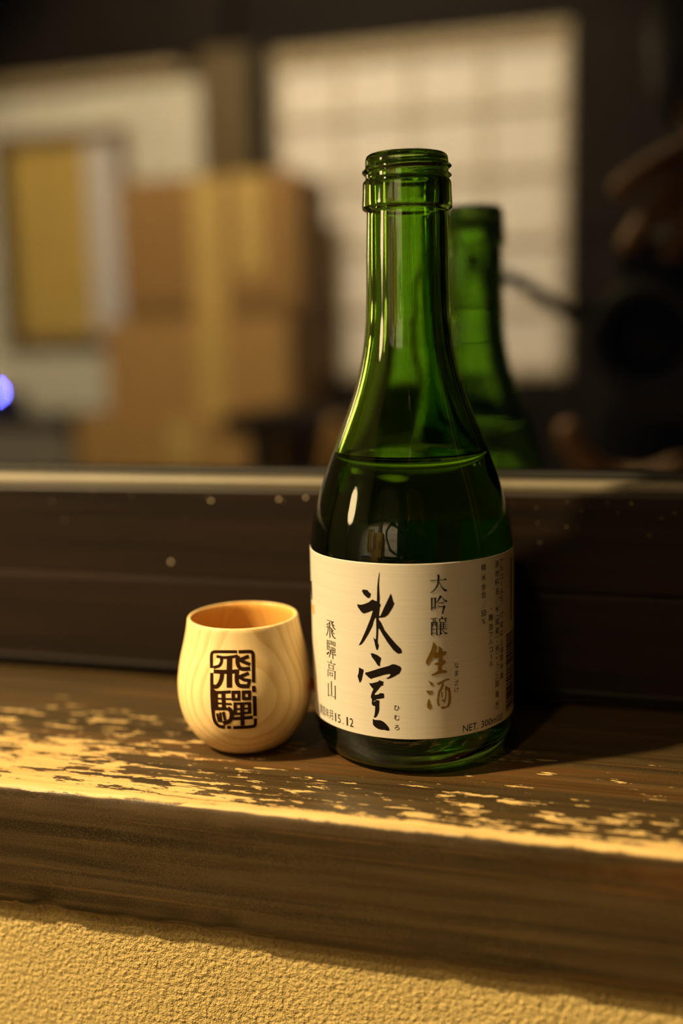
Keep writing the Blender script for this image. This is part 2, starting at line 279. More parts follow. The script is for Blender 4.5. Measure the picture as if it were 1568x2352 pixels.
def plain(name, c, rough=.6, var=.12, scale=40, metal=0.0, bump=.0, spec=.5, emit=None, es=0.0):
    t = NT(name)
    v = t.coords()
    f = t.noise(v, scale, 4)
    a = tuple(x * (1 - var) for x in c)
    b = tuple(min(1, x * (1 + var)) for x in c)
    kw = dict(Base_Color=t.mix(f, a, b), Roughness=rough, Metallic=metal, Specular_IOR_Level=spec)
    if bump:
        kw['Normal'] = t.bump(f, bump, .0008)
    if emit:
        kw['Emission_Color'] = emit
        kw['Emission_Strength'] = es
    return t.pbr(**kw)


def grain(name, dark, light, axis='X', rough=.5, scale=1.0, bump=.15, spec=.5):
    t = NT(name)
    s = {'X': (3, 90, 90), 'Z': (90, 90, 3), 'Y': (90, 3, 90)}[axis]
    v = t.coords(tuple(k * scale for k in s))
    f = t.noise(v, 1.0, 6, .6, .6)
    f2 = t.noise(t.coords(tuple(k * scale * 5 for k in s)), 1.0, 3)
    c = t.mix(t.ss(f, .3, .7), dark, light)
    c = t.mix(t.math('MULTIPLY', f2, .35), c, tuple(x * .5 for x in dark))
    return t.pbr(Base_Color=c, Roughness=rough, Specular_IOR_Level=spec, Normal=t.bump(f, bump, .0006))


def emitter(name, c, s):
    t = NT(name)
    e = t.n('ShaderNodeEmission', {'Color': c, 'Strength': s})
    t.t.links.new(e.outputs[0], t.out.inputs[0])
    return t.m


def ledge_wood():
    t = NT('worn_lacquered_plank')
    geo = t.n('ShaderNodeNewGeometry')
    nz = t.n('ShaderNodeSeparateXYZ', {0: geo.outputs['Normal']}).outputs[2]
    tc = t.n('ShaderNodeTexCoord')
    sp = t.n('ShaderNodeSeparateXYZ', {0: tc.outputs['Object']})
    X, Y, Z = sp.outputs
    # plank grain: long streaks along the ledge
    g1 = t.noise(t.coords((7, 210, 210)), 1.0, 6, .6, .35)
    g2 = t.noise(t.coords((3, 70, 70), (3, 1, 0)), 1.0, 4, .5, .8)
    sp2 = t.noise(t.coords(), 2600, 2)
    dark = t.mix(t.ss(g1, .3, .72), (.022, .0135, .005), (.085, .052, .018))
    dark = t.mix(t.ss(g2, .55, .70, 0, .8), dark, (.17, .070, .015))
    ln = t.noise(t.coords((5, 520, 520), (4, 0, 0)), 1.0, 3, .5, .15)
    dark = t.mix(t.ss(ln, .60, .66, 0, .55), dark, (.15, .075, .022))
    dark = t.mix(t.ss(ln, .40, .34, 0, .6), dark, (.014, .008, .003))
    dark = t.mix(t.ss(sp2, .45, .72, 0, .5), dark, (.17, .115, .045))
    dark = t.mix(.34, dark, (.006, .004, .002))
    g3 = t.noise(t.coords((18, 320, 320), (1.7, 0, 0)), 1.0, 5, .65, .2)
    pale = t.mix(t.ss(g3, .3, .75), (.60, .42, .175), (.42, .275, .095))
    # worn through: flakes that follow the grain, thick along the used front edge, thinning to the back
    n1 = t.noise(t.coords((85, 240, 240), (.31, .2, 0)), 1.0, 9, .68, .3)
    n2 = t.noise(t.coords((20, 75, 75), (.9, .47, 0)), 1.0, 3, .5, .3)
    n3 = t.noise(t.coords((14, 640, 640), (.2, .1, 0)), 1.0, 4, .6, .2)
    n = t.math('ADD', t.math('MULTIPLY', n1, .50), t.math('ADD', t.math('MULTIPLY', n2, .22), t.math('MULTIPLY', n3, .28)))
    n = t.math('ADD', t.math('MULTIPLY', t.math('SUBTRACT', n, .5), 1.8), .5)
    e = t.math('ADD', Y, .058)
    b1 = t.math('SUBTRACT', 1.0, t.math('DIVIDE', e, .030), clamp=True)
    left = t.ss(X, -.010, -.10)
    b2 = t.math('MULTIPLY', left, t.math('SUBTRACT', 1.0, t.math('DIVIDE', t.math('ABSOLUTE', t.math('SUBTRACT', e, .028)), .038), clamp=True))
    fade = t.ss(e, .105, .055)
    bias = t.math('ADD', t.math('MULTIPLY', b1, .135), t.math('MULTIPLY', b2, .16))
    bias = t.math('ADD', bias, t.math('MULTIPLY', t.math('SUBTRACT', fade, 1.0), .22))
    # pale patch under the bottle paints the glow of light through its base
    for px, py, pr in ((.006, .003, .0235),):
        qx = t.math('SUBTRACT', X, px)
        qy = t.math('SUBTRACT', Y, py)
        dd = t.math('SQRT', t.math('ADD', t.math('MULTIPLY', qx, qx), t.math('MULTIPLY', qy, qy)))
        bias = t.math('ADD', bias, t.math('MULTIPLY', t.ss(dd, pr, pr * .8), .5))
    w = t.ss(t.math('ADD', n, bias), .635, .655)
    # the arris itself is bare, with a ragged lower line
    rag = t.noise(t.coords((55, 0, 0)), 1.0, 5, .65)
    rag2 = t.noise(t.coords((14, 0, 0), (2.2, 0, 0)), 1.0, 2, .5)
    lim = t.math('ADD', t.math('MULTIPLY', t.math('SUBTRACT', rag, .5), .0034), t.math('ADD', t.math('MULTIPLY', t.math('SUBTRACT', rag2, .5), .0026), -.0012))
    arris = t.math('MULTIPLY', t.ss(t.math('SUBTRACT', Z, lim), -.0003, .0003), t.ss(t.math('ADD', e, t.math('MULTIPLY', t.math('SUBTRACT', n, .5), .012)), .0034, .0029))
    top = t.ss(nz, .45, .7)
    chip = t.math('MULTIPLY', t.ss(t.noise(t.coords((60, 60, 260), (.5, 0, .2)), 1.0, 3), .66, .69), t.ss(Z, -.0355, -.0368))
    mask = t.math('MAXIMUM', t.math('MAXIMUM', t.math('MULTIPLY', w, top), arris), chip)
    col = t.mix(mask, dark, pale)
    h = t.math('ADD', t.math('MULTIPLY', g1, .5), t.math('MULTIPLY', t.math('SUBTRACT', 1.0, mask), .8))
    nb = t.bump(h, .55, .0005)
    nb = t.bump(sp2, .12, .0002, nb)
    rough = t.math('ADD', t.math('MULTIPLY', mask, .12), t.ss(g1, .3, .7, .36, .5))
    return t.pbr(Base_Color=col, Roughness=rough, Normal=nb, Specular_IOR_Level=.45)


def plaster(name, c, s=900, amt=1.0, d=.0012):
    t = NT(name)
    v = t.coords()
    n1 = t.noise(v, s, 4, .6)
    n2 = t.noise(v, s * 2.3, 2)
    vo = t.n('ShaderNodeTexVoronoi', {'Vector': v, 'Scale': s * .75}, feature='SMOOTH_F1').outputs[0]
    h = t.math('ADD', t.math('SUBTRACT', n1, t.math('MULTIPLY', vo, .8)), t.math('MULTIPLY', n2, .55))
    big = t.noise(v, 9, 3)
    col = t.mix(t.ss(big, .3, .7), c, tuple(x * .86 for x in c))
    col = t.mix(t.ss(h, .05, .45, .45, 0), col, tuple(x * .62 for x in c))
    return t.pbr(Base_Color=col, Roughness=.92, Specular_IOR_Level=.15, Normal=t.bump(h, amt, d))


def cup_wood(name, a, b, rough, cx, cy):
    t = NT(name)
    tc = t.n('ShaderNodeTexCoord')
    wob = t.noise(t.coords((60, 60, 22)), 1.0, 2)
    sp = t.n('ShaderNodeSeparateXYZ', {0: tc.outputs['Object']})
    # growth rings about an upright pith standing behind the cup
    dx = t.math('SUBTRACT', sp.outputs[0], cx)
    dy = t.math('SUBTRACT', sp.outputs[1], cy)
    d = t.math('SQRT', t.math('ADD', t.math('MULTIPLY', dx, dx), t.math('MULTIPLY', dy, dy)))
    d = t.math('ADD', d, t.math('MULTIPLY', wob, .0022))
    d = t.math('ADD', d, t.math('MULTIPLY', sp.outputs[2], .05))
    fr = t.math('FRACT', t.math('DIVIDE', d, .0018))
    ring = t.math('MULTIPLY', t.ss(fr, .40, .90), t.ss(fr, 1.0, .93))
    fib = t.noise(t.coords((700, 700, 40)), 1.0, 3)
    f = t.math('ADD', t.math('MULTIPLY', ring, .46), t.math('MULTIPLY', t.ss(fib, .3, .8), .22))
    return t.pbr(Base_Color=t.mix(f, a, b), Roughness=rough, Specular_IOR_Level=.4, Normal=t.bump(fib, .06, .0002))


def glassy(name, c, ior, rough=0.0):
    t = NT(name)
    return t.pbr(Base_Color=c, Roughness=rough, IOR=ior, Transmission_Weight=1.0)


def window_glass():
    t = NT('night_window_glass')
    g = t.n('ShaderNodeBsdfGlossy', {'Color': (.96, .97, .95), 'Roughness': 0.0})
    tr = t.n('ShaderNodeBsdfTransparent', {'Color': (.93, .95, .94)})
    fr = t.n('ShaderNodeFresnel', {'IOR': 1.5})
    f = t.math('ADD', t.math('MULTIPLY', fr.outputs[0], .8), PANE_COAT, clamp=True)
    mx = t.n('ShaderNodeMixShader', {0: f})
    t.t.links.new(tr.outputs[0], mx.inputs[1])
    t.t.links.new(g.outputs[0], mx.inputs[2])
    t.t.links.new(mx.outputs[0], t.out.inputs[0])
    return t.m


def label_foil():
    t = NT('brushed_silver_foil_paper')
    f = t.noise(t.coords((30, 30, 2600)), 1.0, 4, .6)
    f2 = t.noise(t.coords((9, 9, 700)), 1.0, 3)
    c = t.mix(t.ss(f, .3, .7), (.74, .70, .615), (.68, .645, .56))
    return t.pbr(Base_Color=c, Metallic=.30, Roughness=t.ss(f2, .3, .7, .44, .54), Specular_IOR_Level=.3, Anisotropic=.7,
                 Tangent=t.n('ShaderNodeTangent', direction_type='RADIAL', axis='Z').outputs[0],
                 Normal=t.bump(f, .025, .0001))


M = {}
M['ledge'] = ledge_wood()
M['plaster'] = plaster('sand_plaster', (.66, .50, .20))
M['wall'] = plaster('cream_wall_plaster', (.74, .70, .56), 240, .3)
M['frame'] = grain('dark_stained_sash', (.0058, .0028, .0012), (.017, .0084, .0034), 'X', .5, 1.6, .2, .22)
M['bead'] = plain('worn_glazing_bead', (.13, .11, .075), .5, .25, 60, 0.1)
M['speck'] = plain('pale_droplet_glint', (.75, .62, .45), .6, .1)  # pale colour stands in for light glinting on droplets
M['pane'] = window_glass()
M['cup'] = cup_wood('pale_hinoki', (.86, .655, .335), (.60, .36, .12), .5, -.0125, .0316)
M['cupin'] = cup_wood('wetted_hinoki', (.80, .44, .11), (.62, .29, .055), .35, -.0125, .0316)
M['burn'] = plain('scorched_brand', (.026, .010, .004), .9, .4, 900, spec=.05)
M['bottle'] = glassy('green_bottle_glass', GLASS_TINT, 1.5)
M['sake'] = glassy('clear_sake', (.985, .99, .94), 1.345)
t = NT('sake_against_green_glass')
_g = t.n('ShaderNodeBsdfGlass', {'Color': tuple(c ** .5 for c in GLASS_TINT), 'Roughness': 0.0, 'IOR': 1.345 / 1.5})
t.t.links.new(_g.outputs[0], t.out.inputs[0])
M['sakewall'] = t.m
M['foil'] = label_foil()
M['ink'] = plain('black_ink', (.008, .005, .004), .9, .1, spec=.08)
M['inkb'] = plain('brown_ink', (.018, .011, .006), .9, .2, 300, spec=.08)
M['gold'] = plain('gold_ink', (.28, .165, .03), .42, .3, 500, .35)
M['red'] = plain('red_ink', (.55, .05, .02), .5)
M['orange'] = plain('orange_ink', (.75, .32, .06), .5)
M['dkwood'] = grain('dark_old_timber', (.006, .0034, .0013), (.016, .0092, .0036), 'X', .75, spec=.2)
M['dkwoodz'] = grain('dark_old_upright_timber', (.007, .004, .0015), (.017, .010, .004), 'Z', .75, spec=.2)
M['pillar'] = grain('brown_post', (.075, .045, .012), (.15, .10, .028), 'Z', .55)
M['kamoi'] = grain('tan_head_rail', (.34, .25, .13), (.45, .35, .19), 'X', .6)
M['shoji'] = plain('shoji_paper', (.86, .80, .70), .85, .03, 60)
M['kumiko'] = grain('shoji_lattice', (.44, .36, .24), (.55, .46, .31), 'Z', .6)
M['card'] = plain('cardboard', (.36, .205, .058), .8, .10, 25)
M['card2'] = plain('darker_cardboard', (.27, .145, .038), .8, .10, 25)
M['cardband'] = plain('dark_carton_band', (.15, .08, .02), .8, .1, 25)
M['tape'] = plain('packing_tape', (.50, .35, .11), .3, .08, 25)
M['goldboard'] = plain('gold_board', (.52, .36, .085), .6, .12, 9)
M['palestrip'] = plain('pale_grey_strip', (.62, .58, .55), .6, .05, 9)
M['pframe'] = grain('brown_frame', (.13, .085, .04), (.22, .15, .075), 'X', .5)
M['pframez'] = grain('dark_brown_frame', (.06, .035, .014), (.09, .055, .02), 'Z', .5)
M['grey'] = plain('grey_enamel', (.20, .18, .14), .5, .08, 12)
M['black'] = plain('black_plastic', (.012, .011, .010), .45, .2, 200)
M['led'] = emitter('blue_led', (.10, .10, 1.0), LED)
M['bulb'] = emitter('warm_bulb', WARM, 25.0)
M['globe'] = emitter('glowing_lamp_globe', WARM, GLOBE)
M['shade'] = plain('enamel_lamp_shade', (.55, .50, .42), .4, .05, 20)
M['metal'] = plain('dark_metal', (.06, .05, .04), .35, .1, 60, 1.0)
M['floor'] = grain('tatami_straw', (.30, .24, .10), (.40, .33, .15), 'X', .8, 2.5)
M['ceil'] = grain('dark_ceiling_board', (.03, .018, .008), (.06, .036, .016), 'X', .7)
M['skin'] = plain('skin', (.52, .30, .17), .5, .06, 30)
M['hair'] = plain('black_hair', (.006, .005, .004), .5, .3, 300)
M['jacket'] = plain('black_jacket', (.008, .007, .007), .85, .2, 200)
M['sweater'] = plain('lilac_grey_sweater', (.17, .14, .16), .9, .15, 120)
M['trousers'] = plain('grey_trousers', (.09, .085, .10), .9, .15, 120)
M['lens'] = plain('dark_lens_glass', (.008, .007, .010), .35, .1, spec=.15)
M['eye'] = plain('eye', (.03, .02, .015), .2)
M['chairwood'] = grain('honey_wood', (.30, .15, .03), (.42, .23, .05), 'Z', .45)

# ------------------------------------------------------------------ the setting: room around the window
FL, CE = -.45, 1.86          # floor and ceiling heights (ledge top is z = 0)
XL, XR, YB, YW = -2.05, 1.70, -2.50, .058
bx('floor', M['floor'], XL - .1, XR + .1, YB - .1, .3, FL - .1, FL, kind='structure')
bx('ceiling', M['ceil'], XL - .1, XR + .1, YB - .1, .3, CE, CE + .1, kind='structure')
bx('wall_left', M['wall'], XL - .1, XL, YB - .1, .3, FL, CE, kind='structure')
bx('wall_right', M['dkwoodz'], XR, XR + .1, YB - .1, .3, FL, CE, kind='structure')
bx('wall_back', M['wall'], XL, XR, YB - .1, YB, FL, CE, kind='structure')
wf = setting('wall_front', 'sand coloured stucco wall under the wooden ledge')
bx('stucco_below_ledge', M['plaster'], XL, XR, -.0542, .075, FL, -.0380, wf)
bx('stucco_beside_window', M['plaster'], XL, -.95, -.030, .20, -.0005, CE, wf)
bx('stucco_beside_window', M['plaster'], .95, XR, -.030, .20, -.0005, CE, wf)
bx('stucco_above_window', M['plaster'], -.95, .95, -.030, .20, 1.30, CE, wf)

# opposite wall: dark timber above, tan head rail, post, shoji, dark door, dark wainscot
bx('trim_1', M['dkwood'], XL, XR, YB + .001, YB + .030, .938, CE - .002, kind='structure', label='dark timber boarding above the tan head rail')
bx('trim_2', M['kamoi'], XL, -.125, YB + .001, YB + .034, .905, .9375, kind='structure', label='tan head rail over the wall and the shoji', bev=.002)
tp = setting('trim_3', 'brown post between the cream wall and the shoji')
bx('post_face', M['pillar'], -1.130, -.985, YB + .002, YB + .110, FL, .9372, tp, .004)
bx('post_edge', M['dkwoodz'], -.984, -.942, YB + .002, YB + .095, FL, .9372, tp, .002)
bx('post_cap', M['dkwoodz'], -1.20, -1.04, YB + .031, YB + .10, .938, CE - .002, tp, .004)
bx('trim_4', M['dkwood'], -.940, -.127, YB + .001, YB + .030, FL, .030, kind='structure', label='dark wainscot below the shoji')
d1 = setting('door_1', 'dark brown wooden sliding door beside the shoji')
for i in range(5):
    x = -.122 + i * .20
    bx('board', M['dkwoodz'], x, x + .196, YB + .002, YB + .030, FL + .001, .9372, d1, .003)
bx('door_rail', M['dkwood'], -.122, .876, YB + .031, YB + .042, .40, .46, d1, .002)

w2 = setting('window_2', 'shoji screen with white paper panes in a tan lattice')
SX0, SX1, SZ0, SZ1 = -.940, -.128, .032, .904
SY = YB + .012
bx('stile', M['kumiko'], SX0, SX0 + .022, SY, SY + .022, SZ0, SZ1, w2, .002)
bx('stile', M['kumiko'], SX1 - .022, SX1, SY, SY + .022, SZ0, SZ1, w2, .002)
bx('rail', M['kumiko'], SX0 + .022, SX1 - .022, SY, SY + .022, SZ0, SZ0 + .026, w2, .002)
bx('rail', M['kumiko'], SX0 + .022, SX1 - .022, SY, SY + .022, SZ1 - .016, SZ1, w2, .002)
xs = [SX0 + .022, -.744, -.545, -.348, SX1 - .022]
zs = [SZ0 + .026, .215, .395, .572, .742, SZ1 - .016]
for x in xs[1:-1]:
    bx('lattice_bar', M['kumiko'], x - .0075, x + .0075, SY + .004, SY + .018, zs[0], zs[-1], w2)
for z in zs[1:-1]:
    bx('lattice_bar', M['kumiko'], xs[0], xs[-1], SY + .0045, SY + .0175, z - .007, z + .007, w2)
for i in range(4):
    for j in range(5):
        bx('paper_pane', M['shoji'], xs[i] + .0002, xs[i + 1] - .0002, SY - .0004, SY + .0038, zs[j] + .0002, zs[j + 1] - .0002, w2)

# the window over the ledge
w1 = setting('window_1', 'dark stained window sash with night glass mirroring the room')
bm = bmesh.new()
YF = .0400
prof = [(YF + .0040, .0006), (YF + .0040, .0034), (YF, .0040), (YF - .0004, .0052), (YF, .0062), (YF, .0372), (YF + .0003, .0386), (YF + .0034, .0390), (YF + .0200, .0390), (YF + .020, .0006)]


def extrude_x(bm, prof, x0, x1):
    a = [bm.verts.new((x0, y, z)) for y, z in prof]
    b = [bm.verts.new((x1, y, z)) for y, z in prof]
    n = len(prof)
    for i in range(n):
        j = (i + 1) % n
        bm.faces.new((a[i], a[j], b[j], b[i]))
    bm.faces.new(a)
    bm.faces.new(b[::-1])
    return bm


obj('bottom_board', extrude_x(bm, prof, -.949, .949), M['frame'], w1)
prof = [(YF + .0032, .0392), (YF + .0032, .0708), (YF + .0038, .0716), (YF + .0250, .0716), (YF + .0250, .0392)]
obj('sash_rail', extrude_x(bmesh.new(), prof, -.949, .949), M['frame'], w1)
prof = [(YF + .0090, .0718), (YF + .0090, .0734), (YF + .0102, .0748), (YF + .0128, .0752), (YF + .0150, .0752), (YF + .0150, .0718)]
obj('glazing_bead', extrude_x(bmesh.new(), prof, -.93, .93), M['bead'], w1)
prof = [(YF + .0152, .0718), (YF + .0152, .0768), (YF + .0162, .0776), (YF + .0176, .0776), (YF + .0176, .0718)]
obj('gasket', extrude_x(bmesh.new(), prof, -.93, .93), M['black'], w1)
bx('window_glass', M['pane'], -.93, .93, YW + .0018, YW + .0048, .0722, 1.262, w1)
for s in (-1, 1):
    bx('sash_stile', M['frame'], min(s * .93, s * .949), max(s * .93, s * .949), YF + .0032, YF + .025, .0718, 1.262, w1)
bx('sash_rail', M['frame'], -.949, .949, YF + .0032, YF + .025, 1.2622, 1.299, w1)
# water droplets on the sash rail, their glints painted as pale matte specks
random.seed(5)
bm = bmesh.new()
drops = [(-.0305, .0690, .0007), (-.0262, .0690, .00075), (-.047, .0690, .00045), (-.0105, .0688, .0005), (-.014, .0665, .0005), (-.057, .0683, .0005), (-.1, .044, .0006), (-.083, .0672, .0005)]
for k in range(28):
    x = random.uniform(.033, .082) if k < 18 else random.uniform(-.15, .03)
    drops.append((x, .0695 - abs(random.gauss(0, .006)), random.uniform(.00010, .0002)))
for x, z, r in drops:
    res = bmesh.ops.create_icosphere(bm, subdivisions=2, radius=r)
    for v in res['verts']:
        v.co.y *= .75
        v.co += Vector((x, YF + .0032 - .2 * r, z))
obj('droplet_glints', bm, M['speck'], w1, True, kind='stuff')

# ------------------------------------------------------------------ the wooden ledge
random.seed(11)


def ledge_mesh():
    bm = bmesh.new()
    base = [(.0575, 0), (.045, 0), (.03, 0), (.015, 0), (0, 0), (-.012, 0), (-.024, 0), (-.034, 0), (-.042, 0), (-.048, -.00003), (-.0530, -.00006), (-.0556, -.0002), (-.0568, -.0006), (-.0575, -.0013), (-.0579, -.0024), (-.0580, -.0050),
            (-.0580, -.012), (-.0580, -.020), (-.0580, -.028), (-.0580, -.0345), (-.0576, -.0366), (-.0564, -.0378), (-.0545, -.0379), (.0575, -.0379)]
    xs = []
    x = -.945
    while x < .945:
        xs.append(x)
        x += .0016 if -.26 < x < .18 else .02
    xs.append(.945)

    def nz(x, y, s, seed):
        return noise.noise(Vector((x * s + seed, y * s * 3, seed)))
    rows = []
    for x in xs:
        row = []
        for k, (y, z) in enumerate(base):
            dy = dz = 0
            if 9 <= k <= 15:
                a = nz(x, 0, 38, 3.1) * .0007 + nz(x, k * .01, 160, 7.7) * .00028
                dy += max(a, -.0003) if k > 10 else 0
                dz -= abs(nz(x, k * .02, 90, 1.3)) * .0003
            elif 1 <= k <= 8:
                dz -= max(0, nz(x, y, 30, 9.9)) * .00016
            elif 16 <= k <= 19:
                dy += nz(x, z, 40, 5.5) * .0002
            elif k in (20, 21):
                dy += max(0, nz(x, 0, 70, 2.2) - .25) * .003
                dz += max(0, nz(x, 0, 70, 2.2) - .25) * .002
            row.append(bm.verts.new((x, y + dy, z + dz)))
        rows.append(row)
    n = len(base)
    for a, b in zip(rows, rows[1:]):
        for i in range(n):
            j = (i + 1) % n
            bm.faces.new((a[i], a[j], b[j], b[i]))
    bm.faces.new(rows[0])
    bm.faces.new(rows[-1][::-1])
    return bm


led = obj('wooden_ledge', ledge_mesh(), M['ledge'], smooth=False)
for p in led.data.polygons:
    p.use_smooth = len(p.vertices) == 4
led.cycles.is_caustics_receiver = True
tag(led, 'thick dark brown wooden window ledge with a worn pale front edge', 'ledge')

# ------------------------------------------------------------------ green bottle
BOT = thing('sake_bottle', 'open green glass bottle with a silver label standing on the wooden ledge', 'bottle')
mm = .001
outer = [(0, 1.6), (8, 1.5), (14, 1.15), (19, .45), (21.5, .06), (22.6, .0), (24.2, .25), (26.2, 1.15), (27.9, 2.7), (29.2, 4.9), (30.0, 7.4), (30.34, 10), (30.4, 12), (30.4, 30), (30.4, 50), (30.4, 61.5), (30.27, 64.3), (29.5, 69.7), (28.62, 73.5), (27.55, 77.2), (26.1, 82), (24.4, 86.8), (22.55, 91.7), (20.6, 96.6), (18.75, 101.3), (17.08, 105.8), (15.55, 110.5), (14.3, 115.5), (13.6, 119), (13.08, 122.4), (12.5, 128), (12.28, 133), (12.1, 140), (12.0, 147), (11.8, 154), (11.62, 158.4)]
collar = [(11.62, 159.0), (11.8, 159.35), (12.5, 159.6), (12.85, 159.95), (12.93, 160.5), (12.9, 161.5), (12.75, 164), (12.68, 166.3), (12.62, 167.0), (12.35, 167.45), (11.95, 167.75)]
thr = [(11.85, 167.75 + .2 * k) for k in range(1, 27)]
lip = [(11.8, 173.3), (11.72, 173.8), (11.5, 174.25), (11.1, 174.58), (10.6, 174.69), (10.1, 174.55), (9.7, 174.1), (9.5, 173.4)]
inner = [(9.4, 171), (9.3, 166), (9.3, 159), (9.4, 150), (9.5, 140), (9.65, 133), (10.1, 127), (10.6, 122.4), (11.9, 115.5), (14.5, 106.5), (18.2, 97), (22.2, 87), (25.9, 75.5), (27.5, 67), (27.9, 60), (27.9, 40), (27.9, 14), (27.4, 9.5), (25.6, 6.9), (22, 5.6), (14, 5.4), (6, 5.9), (0, 6.1)]
out_s = smooth_prof(outer[:13], 3)[:-1] + outer[12:15] + smooth_prof(outer[15:], 3)
in_s = inner[:3] + smooth_prof(inner[3:15], 3)[:-1] + inner[14:16] + smooth_prof(inner[16:], 3)
full = out_s + collar + thr + lip + in_s


def thread(r, z, a):
    Z = z / mm
    if 167.7 < Z < 173.25 and r > 10 * mm:
        add = 0
        for k in (-1, 0, 1):
            t = a / (2 * PI) + k
            if -.2 < t < 1.3:
                amp = min(1, (t + .2) / .12, (1.3 - t) / .12)
                add = max(add, amp * math.exp(-((Z - (168.75 + 2.55 * t)) / .62) ** 2))
        r += .95 * mm * add
    return r


# the glass ends where the sake takes over the inner wall, so each boundary is one surface
LV = 89.6
itab = sorted([(z, r) for r, z in in_s])
dry = [q for q in in_s if q[1] > LV + .75] + [(interp(itab, LV + .7), LV + .7)]
wet = [(interp(itab, LV + .7), LV + .7)] + [q for q in in_s if q[1] < LV + .6]
full = out_s + collar + thr + lip + dry
bm = lathe(bmesh.new(), [(r * mm, z * mm) for r, z in full], 144, rfun=thread)
gb = obj('glass_body', bm, M['bottle'], BOT, True)
rt = wet[0][0]
top = [(0, LV - .02), (rt * .5, LV - .02), (rt - 1.6, LV), (rt - .7, LV + .12), (rt - .25, LV + .35)]
nt = len(top)
bm = lathe(bmesh.new(), [(r * mm, z * mm) for r, z in top + wet], 144, mat=lambda k: 0 if k < nt else 1)
sk_o = obj('sake', bm, [M['sake'], M['sakewall']], BOT, True, label='clear sake filling the bottle up to its shoulder')
for o in (gb, sk_o):
    o.cycles.is_caustics_caster = True

# paper label wrapped round the body, seam at the back
RL = .03050
ZL0, ZL1 = .01207, .06227
bm = bmesh.new()
A0, A1, NS = math.radians(-176), math.radians(176), 300
rows = []
for (rr, zz) in [(RL - .00009, ZL0), (RL, ZL0 + .00005)] + [(RL, ZL0 + .0002), (RL, ZL0 + .0005)] + [(RL, ZL0 + (ZL1 - ZL0) * k / 8) for k in range(1, 8)] + [(RL, ZL1 - .0005), (RL, ZL1 - .0002)] + [(RL, ZL1 - .00005), (RL - .00009, ZL1)]:
    rows.append([bm.verts.new((rr * math.sin(A0 + (A1 - A0) * i / NS), -rr * math.cos(A0 + (A1 - A0) * i / NS), zz)) for i in range(NS + 1)])
for a, b in zip(rows, rows[1:]):
    for i in range(NS):
        bm.faces.new((a[i], a[i + 1], b[i + 1], b[i]))
lab = obj('label', bm, M['foil'], BOT, True, label='brushed silver paper label with black and gold Japanese lettering')


def fill(bm, poly):
    pts = [Vector((x, y, 0)) for x, y in poly]
    vs = [bm.verts.new(p) for p in pts]
    for tri in tessellate_polygon([pts]):
        try:
            bm.faces.new([vs[i] for i in tri])
        except ValueError:
            pass


def grid_cut(bm, axis, step):
    if not bm.verts:
        return
    c = [v.co[axis] for v in bm.verts]
    k = math.floor(min(c) / step) + 1
    no = Vector((1, 0, 0)) if axis == 0 else Vector((0, 1, 0))
    while k * step < max(c):
        bmesh.ops.bisect_plane(bm, geom=bm.verts[:] + bm.edges[:] + bm.faces[:], plane_co=no * (k * step), plane_no=no, dist=1e-7)
        k += 1


def on_label(name, bm, m, off=.00006, label=None):
    # bm holds flat shapes in millimetres: x along the label, y up
    grid_cut(bm, 0, 1.4)
    for v in bm.verts:
        a = v.co.x * mm / RL
        v.co = Vector(((RL + off) * math.sin(a), -(RL + off) * math.cos(a), v.co.y * mm))
    me_o = obj(name, bm, m, lab, label=label)
    # face outward
    for p in me_o.data.polygons:
        c = p.center
        if p.normal.x * c.x + p.normal.y * c.y < 0:
            p.flip()
    return me_o


def shapes(polys):
    bm = bmesh.new()
    for q in polys:
        fill(bm, [(x / 100, y / 100) for x, y in q])
    return bm


GL = {}


def glyph(ch):
    if ch not in GL:
        cu = bpy.data.curves.new('glyph', 'FONT')
        cu.body = ch
        cu.resolution_u = 3
        o = bpy.data.objects.new('glyph', cu)
        COL.objects.link(o)
        bpy.context.view_layer.update()
        me = o.to_mesh()
        GL[ch] = ([v.co.to_2d() for v in me.vertices], [tuple(p.vertices) for p in me.polygons])
        o.to_mesh_clear()
        bpy.data.objects.remove(o)
        bpy.data.curves.remove(cu)
    return GL[ch]


def put_glyph(bm, ch, cx, cy, w, h, fit=False, shear=0.0):
    vs, fs = glyph(ch)
    if not vs:
        return
    x0, x1 = min(v.x for v in vs), max(v.x for v in vs)
    y0, y1 = min(v.y for v in vs), max(v.y for v in vs)
    if fit:
        sx, sy = w / (x1 - x0), h / (y1 - y0)
    else:
        sx, sy = w / .95, h / .95
    nv = [bm.verts.new((cx + (v.x - (x0 + x1) / 2) * sx, cy + (v.y - (y0 + y1) / 2) * sy, 0)) for v in vs]
    for f in fs:
        try:
            bm.faces.new([nv[i] for i in f])
        except ValueError:
            pass


on_label('brush_lettering', shapes(NAME_BRUSH), M['ink'], label='large black brush lettering')
on_label('gold_lettering', shapes(GOLD_BRUSH), M['gold'], label='gold brush lettering')
on_label('grade_lettering', shapes(GRADE_TEXT), M['ink'])
on_label('place_lettering', shapes(PLACE_TEXT), M['inkb'])
on_label('printed_mark', shapes(ORANGE_MARK), M['orange'])
on_label('printed_mark', shapes(RED_MARK), M['red'])
on_label('printed_mark', shapes(EDGE_MARK), M['inkb'])
bm = bmesh.new()
for ch, s, z, h, w in COLS:
    if len(ch) == 2:
        put_glyph(bm, ch, s, z, 1.9, 1.75, True)
    elif ch == '｜':
        fill(bm, [(s - .1, z - .8), (s + .1, z - .8), (s + .1, z + .8), (s - .1, z + .8)])
    else:
        put_glyph(bm, ch, s, z, w, h)
on_label('small_print', bm, M['ink'])
bm = bmesh.new()
put_glyph(bm, 'NET.', 23.6, 14.0, 5.3, 2.0, True)
put_glyph(bm, '300ml', 30.95, 14.0, 7.2, 2.0, True)
put_glyph(bm, '詰', 36.3, 13.95, 2.5, 2.2, True)
